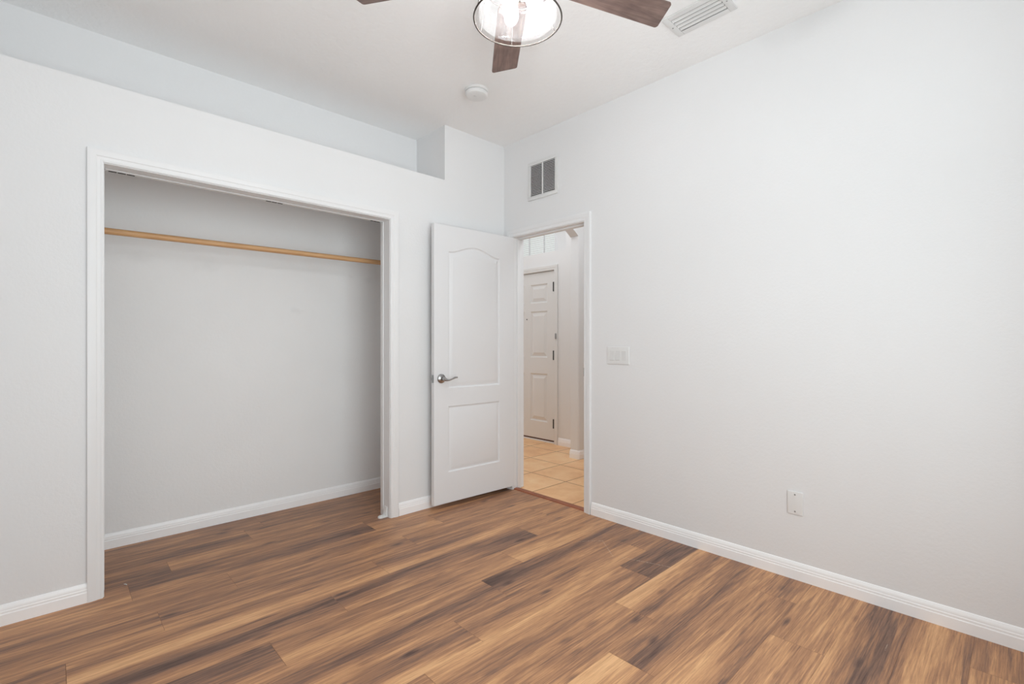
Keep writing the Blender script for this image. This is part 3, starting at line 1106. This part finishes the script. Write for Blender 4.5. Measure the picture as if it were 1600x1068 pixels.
# smoke detector
sd = empty('smoke_detector', (-0.74, -0.545, H))
tag(sd, 'round white smoke detector on the ceiling near the corner', 'smoke detector')
m = MB()
m.lathe([(0.0, -0.0003), (0.074, -0.0003), (0.074, -0.012), (0.070, -0.016), (0.0, -0.016)], (-0.74, -0.545, H), 64)
m.done('base', M['plastic'], sd)
m = MB()
m.lathe([(0.0, -0.0165), (0.064, -0.0165), (0.064, -0.021), (0.070, -0.0215), (0.070, -0.034), (0.066, -0.041), (0.056, -0.045), (0.040, -0.046), (0.020, -0.047), (0.0, -0.047)], (-0.74, -0.545, H), 64)
m.done('cover', M['plastic'], sd)
m = MB()
m.lathe([(0.0, -0.0465), (0.010, -0.0465), (0.0095, -0.0488), (0.0, -0.0492)], (-0.755, -0.552, H), 20)
m.done('test_button', M['plastic_dim'], sd)

# ------------------------------------------------------------------ ceiling fan
FX, FY = -1.4895, -1.693
fan = empty('ceiling_fan', (FX, FY, H))
tag(fan, 'five-blade dark wood ceiling fan with a caged glass light', 'ceiling fan')
FZ = 2.536
m = MB()
m.lathe([(0.0, -0.0003), (0.068, -0.0003), (0.070, -0.012), (0.062, -0.040), (0.040, -0.058), (0.016, -0.064), (0.0, -0.064)], (FX, FY, H), 48)
m.done('canopy', M['bronze'], fan)
m = MB()
m.lathe([(0.0, 2.60), (0.0125, 2.60), (0.0125, H - 0.06), (0.0, H - 0.06)], (FX, FY, 0), 20)
m.done('downrod', M['bronze'], fan)
m = MB()
m.lathe([(0.0, 2.652), (0.030, 2.650), (0.050, 2.640), (0.110, 2.628), (0.132, 2.610), (0.135, 2.570), (0.128, 2.552), (0.100, 2.544), (0.100, 2.522), (0.088, 2.510), (0.0, 2.510)], (FX, FY, 0), 64)
m.done('motor_housing', M['bronze'], fan)

PIT, TH0 = math.radians(-8.75), math.radians(51.56)
RA, RB_, BW = 0.671, 0.652, 0.124      # outer radius at the two sides of the blade


def make_blade(k):
    l = Vector((0, math.cos(PIT), math.sin(PIT)))
    d = Vector((1, 0, 0))
    n = d.cross(l)
    h = BW / 2
    out = [(0.190, -h * 0.80), (0.215, -h * 0.97)]
    rc = 0.012
    for cx, cy, a0 in ((RB_ - rc, -h + rc, -PI / 2), (RA - rc, h - rc, 0.0)):
        for i in range(5):
            t_ = a0 + PI / 2 * i / 4
            out.append((cx + rc * math.cos(t_), cy + rc * math.sin(t_)))
    out += [(0.215, h * 0.97), (0.190, h * 0.80)]
    m = MB()
    m.prism([d * r + l * s - n * 0.003 for r, s in out], n * 0.006)
    bl = m.done('blade', M['blade'])
    bl.parent = fan
    bl.location = (0, 0, FZ - H)
    bl.rotation_euler = (0, 0, TH0 + k * math.radians(72))
    m = MB()
    sec = [(0.118, -0.016), (0.175, -0.022), (0.205, -0.040), (0.265, -0.036), (0.275, 0.0), (0.265, 0.036), (0.205, 0.040), (0.175, 0.022), (0.118, 0.016)]
    m.prism([d * r + l * s + n * 0.0032 for r, s in sec], n * 0.005)
    ir = m.done('blade_iron', M['bronze'])
    ir.parent = bl
    return bl


for k in range(5):
    make_blade(k)

# light kit
lk = fan   # the light's pieces are parts of the fan itself
m = MB()
m.lathe([(0.0, 2.512), (0.062, 2.512), (0.066, 2.500), (0.066, 2.486), (0.058, 2.478), (0.024, 2.474), (0.022, 2.440), (0.0, 2.438)], (FX, FY, 0), 48)
m.done('fitter', M['pewter'], lk)
RR, RZ = 0.1575, 2.347
m = MB()
prof = [(0.066, 2.492), (0.090, 2.489), (0.112, 2.478), (0.128, 2.458), (0.136, 2.430), (0.139, 2.400), (0.1405, 2.370), (0.1415, 2.356), (0.1400, 2.3525), (0.1375, 2.354),
        (0.1365, 2.370), (0.135, 2.400), (0.132, 2.429), (0.1245, 2.4555), (0.110, 2.474), (0.089, 2.4845), (0.066, 2.488)]
m.lathe(prof, (FX, FY, 0), 96)
m.done('glass_shade', M['seeded'], lk, loc=(FX, FY, 2.42), smooth=60)
m = MB()
m.torus((FX, FY, RZ), RR, 0.0030, 120, 10)
cage = m.done('cage_ring', M['bronze'], lk, smooth=60)
m = MB()
m.torus((FX, FY, 2.474), 0.131, 0.0022, 100, 8)
m.done('upper_ring', M['bronze'], cage, smooth=60)
fwd = Vector((math.sin(math.radians(43.545)), math.cos(math.radians(43.545))))
rgt = Vector((fwd.y, -fwd.x))
for adeg in (98, 153, 205, 260, 320, 28):
    a = math.radians(adeg)
    d2 = rgt * math.cos(a) + fwd * math.sin(a)
    m = MB()
    pp = [(0.060, 2.500), (0.095, 2.496), (0.120, 2.486), (0.1335, 2.466), (0.1435, 2.43), (0.148, 2.39), (0.152, 2.362), (RR, RZ)]
    m.tube([(FX + d2.x * r, FY + d2.y * r, z) for r, z in pp], 0.0016, 8)
    m.done('cage_wire', M['bronze'], cage)
for adeg in (112, -8, 232):
    a = math.radians(adeg)
    d2 = rgt * math.cos(a) + fwd * math.sin(a)
    dirv = Vector((d2.x * 0.62, d2.y * 0.62, -0.785)).normalized()
    base = Vector((FX + d2.x * 0.012, FY + d2.y * 0.012, 2.462))
    q = Vector((0, 0, 1)).rotation_difference(dirv).to_matrix()
    m = MB()
    m.lathe([(0.0, 0.0), (0.014, 0.0), (0.0165, 0.006), (0.0175, 0.034), (0.0155, 0.038), (0.0, 0.038)], base, 24, mat=q)
    so = m.done('lamp_socket', M['pewter'], lk)
    m = MB()
    m.lathe([(0.011, 0.034), (0.0125, 0.042), (0.019, 0.054), (0.0255, 0.068), (0.0275, 0.080), (0.0255, 0.093), (0.019, 0.105), (0.010, 0.112), (0.0, 0.114)], base, 28, mat=q)
    bu = m.done('bulb', M['bulbglass'], lk, smooth=60)
    m = MB()
    m.lathe([(0.0, 0.044), (0.005, 0.046), (0.008, 0.060), (0.0095, 0.078), (0.008, 0.092), (0.004, 0.098), (0.0, 0.099)], base, 16, mat=q)
    m.done('filament', M['filament'], bu)

# ------------------------------------------------------------------ hall and entry beyond the doorway
ED0, ED1 = 0.845, 1.767   # entry door between jambs (y)
TY0, TY1, TZ0, TZ1 = 0.665, 1.98, 2.268, 2.78
HH = 3.05
m = MB()
XO = XE + 0.22
m.box(XE, XO, -2.2, ED0 - 0.025, 0, TZ0)
m.box(XE, XO, ED1 + 0.025, 3.6, 0, TZ0)
m.box(XE, XO, ED0 - 0.025, ED1 + 0.025, 2.07, TZ0)
m.box(XE, XO, -2.2, TY0, TZ0, HH)
m.box(XE, XO, TY1, 3.6, TZ0, HH)
m.box(XE, XO, TY0, TY1, TZ1, HH)
m.box(XO, XO + 0.08, TY0, 0.99, TZ0, HH)
m.box(XO, XO + 0.08, 0.99, TY1, TZ0 - 0.05, TZ0 + 0.03)
m.box(XO, XO + 0.08, TY1 - 0.08, TY1, TZ0 + 0.03, HH)
m.box(XO, XO + 0.08, 0.99, TY1 - 0.08, TZ1 - 0.08, HH)
struct(m.done('wall_entry', M['hallwall'], smooth=0), 'off-white hall wall holding the front entry door', 'wall')
m = MB()
m.box(WT, XE, 3.5, 3.62, 0, HH)
struct(m.done('wall_hall_end', M['hallwall'], smooth=0), 'off-white far end wall of the hall', 'wall')
m = MB()
m.box(WT, XE, -2.3, -2.2, 0, HH)
struct(m.done('wall_hall_near', M['hallwall'], smooth=0), 'off-white near end wall of the hall', 'wall')
m = MB()
m.box(WT - 0.1, WT, CB + 0.12, 3.6, 0, HH)
m.box(0.0, WT, -2.3, CB + 0.12, H + 0.1, HH)
struct(m.done('wall_hall_side', M['hallwall'], smooth=0), 'off-white hall side wall backing the closet', 'wall')
m = MB()
m.box(-0.1, XO, -2.3, 3.62, HH, HH + 0.1)
struct(m.done('ceiling_hall', M['ceiling'], smooth=0), 'white ceiling over the hall', 'ceiling')
# arched passage between hall and foyer: stub wall with rounded corners and a header
m = MB()
py0, py1 = 0.180, 0.292
xs = 1.2
r_ = 0.018
plan = []
for cx, cy, a0 in ((xs + r_, py1 - r_, PI / 2), (xs + r_, py0 + r_, PI)):
    for i in range(6):
        a = a0 + PI / 2 * i / 5
        plan.append((cx + r_ * math.cos(a), cy + r_ * math.sin(a), 0))
plan += [(XE, py0, 0), (XE, py1, 0)]
m.prism(plan, (0, 0, 2.28))
arch = [(XE, 2.28), (xs + 0.004, 2.28), (1.15, 2.318), (1.09, 2.352), (1.00, 2.392), (0.88, 2.42), (0.70, 2.44), (WT, 2.45), (WT, HH), (XE, HH)]
m.prism([(a, py0 + 0.004, z) for a, z in arch], (0, py1 - py0 - 0.008, 0))
struct(m.done('wall_hall_pier', M['hallwall'], smooth=35), 'off-white stub wall with rounded corners beside the doorway view of the hall', 'wall')
baseboard('baseboard_hall_entry', [((XE, ED0 - 0.064, -0.004), (XE, py1, -0.004), (-1, 0, 0))], 'white baseboard beside the entry door')
m = MB()
bo = 0.012
rings = []
for t_, h_ in BB:
    rr = r_ + t_
    ring = []
    ring.append((XE, py1 + t_, h_ - 0.004))
    for cx, cy, a0 in ((xs + r_, py1 - r_, PI / 2), (xs + r_, py0 + r_, PI)):
        for i in range(6):
            a = a0 + PI / 2 * i / 5
            ring.append((cx + rr * math.cos(a), cy + rr * math.sin(a), h_ - 0.004))
    ring.append((XE, py0 - t_, h_ - 0.004))
    rings.append(ring)
m.loft(rings, False, False)
struct(m.done('baseboard_hall_pier', M['base'], smooth=25), 'white baseboard wrapping the rounded stub wall in the hall', 'baseboard')

ent = empty('door_2', (XE, ED0, 0))
struct(ent, 'closed six-panel front door seen down the hall through the doorway', 'door')
XF = 1.596


def ent3(u, z, d):
    return (XF - d, ED0 + 0.001 + u, z)


cols = ((0.122, 0.408), (0.508, 0.790))
rows_ = ((0.235, 0.815), (1.010, 1.572), (1.672, 1.900))
pans = [rect(a, b_, c, d) for a, b_ in cols for c, d in rows_]
leaf_mesh(ED1 - ED0 - 0.002, 0.028, 2.040, 0.044, pans, [(0.012, -0.011), (0.022, -0.012), (0.052, -0.003), (0.058, 0.0)], ent3).done('door_leaf', M['entry'], ent, smooth=22)
m = MB()
m.box(XE, XO, ED0 - 0.025, ED0, 0, 2.07)
m.box(XE, XO, ED1, ED1 + 0.025, 0, 2.07)
m.box(XE, XO, ED0, ED1, 2.044, 2.07)
m.done('jamb', M['entry'], ent, smooth=0)
casing_mesh(ED0, ED1, 2.044, lambda a, z, d: (XE - d, a, z), w0=-0.004).done('casing', M['entry'], ent, smooth=20)
m = MB()
m.box(XF - 0.004, XF + 0.03, ED0 + 0.002, ED1 - 0.002, 0.016, 0.030, 0.001)
m.done('door_sweep', M['sweep'], ent)['label'] = 'dark brown sweep along the bottom'
m = MB()
m.box(XE + 0.005, XF + 0.09, ED0, ED1, -0.004, 0.014, 0.003)
m.done('threshold', M['trim'], ent)
for z0_, z1_ in ((0.178, 0.285), (0.985, 1.095), (1.765, 1.935)):
    m = MB()
    zc = (z0_ + z1_) / 2
    hh_ = min(0.055, (z1_ - z0_) / 2)
    m.lathe([(0.0, -hh_ - 0.004), (0.004, -hh_), (0.0095, -hh_), (0.0095, hh_), (0.004, hh_), (0.0, hh_ + 0.004)], (XF - 0.009, ED0 + 0.016, zc), 14)
    m.box(XF - 0.003, XF + 0.001, ED0 + 0.003, ED0 + 0.020, zc - hh_, zc + hh_)
    m.done('hinge', M['black'], ent)['label'] = 'black hinge'
m = MB()
m.lathe([(0.0, 0.0), (0.008, 0.0), (0.007, 0.003), (0.0, 0.004)], (XF - 0.0005, 1.313, 1.478), 16, mat=Matrix(((0, 0, -1), (0, 1, 0), (1, 0, 0))))
m.done('peephole', M['black'], ent)['label'] = 'black peephole'
m = MB()
m.box(XE - 0.027, XE - 0.012, 0.796, 0.814, 1.232, 1.298, 0.003)
m.done('latch_guard', M['screw'], ent)['label'] = 'grey security latch on the casing'

tw = empty('window_2', (XO, 0.99, TZ0))
struct(tw, 'bright transom window at the back of the niche above the entry door', 'window')
m = MB()
xw = XO + 0.01
wy0, wy1, wz0, wz1 = 1.01, TY1 - 0.08, TZ0 + 0.03, TZ1 - 0.08
m.box(xw, xw + 0.05, wy0 - 0.02, wy0 + 0.03, wz0, wz1, 0.003)
m.box(xw, xw + 0.05, wy1 - 0.03, wy1, wz0, wz1, 0.003)
m.box(xw, xw + 0.05, wy0 + 0.03, wy1 - 0.03, wz0, wz0 + 0.03, 0.003)
m.box(xw, xw + 0.05, wy0 + 0.03, wy1 - 0.03, wz1 - 0.03, wz1, 0.003)
for yy in (1.24, 1.50, 1.76):
    m.box(xw + 0.012, xw + 0.034, yy - 0.004, yy + 0.004, wz0 + 0.03, wz1 - 0.03, 0.002)
m.done('window_frame', M['trim'], tw)
m = MB()
m.box(xw + 0.020, xw + 0.026, wy0 + 0.03, wy1 - 0.03, wz0 + 0.03, wz1 - 0.03)
m.done('window_pane', M['pane'], tw)
m = MB()
for i in range(9):
    zc = wz0 + 0.045 + i * 0.026
    m.box(xw + 0.0135, xw + 0.0165, wy0 + 0.032, wy1 - 0.032, zc, zc + 0.007)
m.done('blind_slats', M['plastic'], tw, smooth=0)
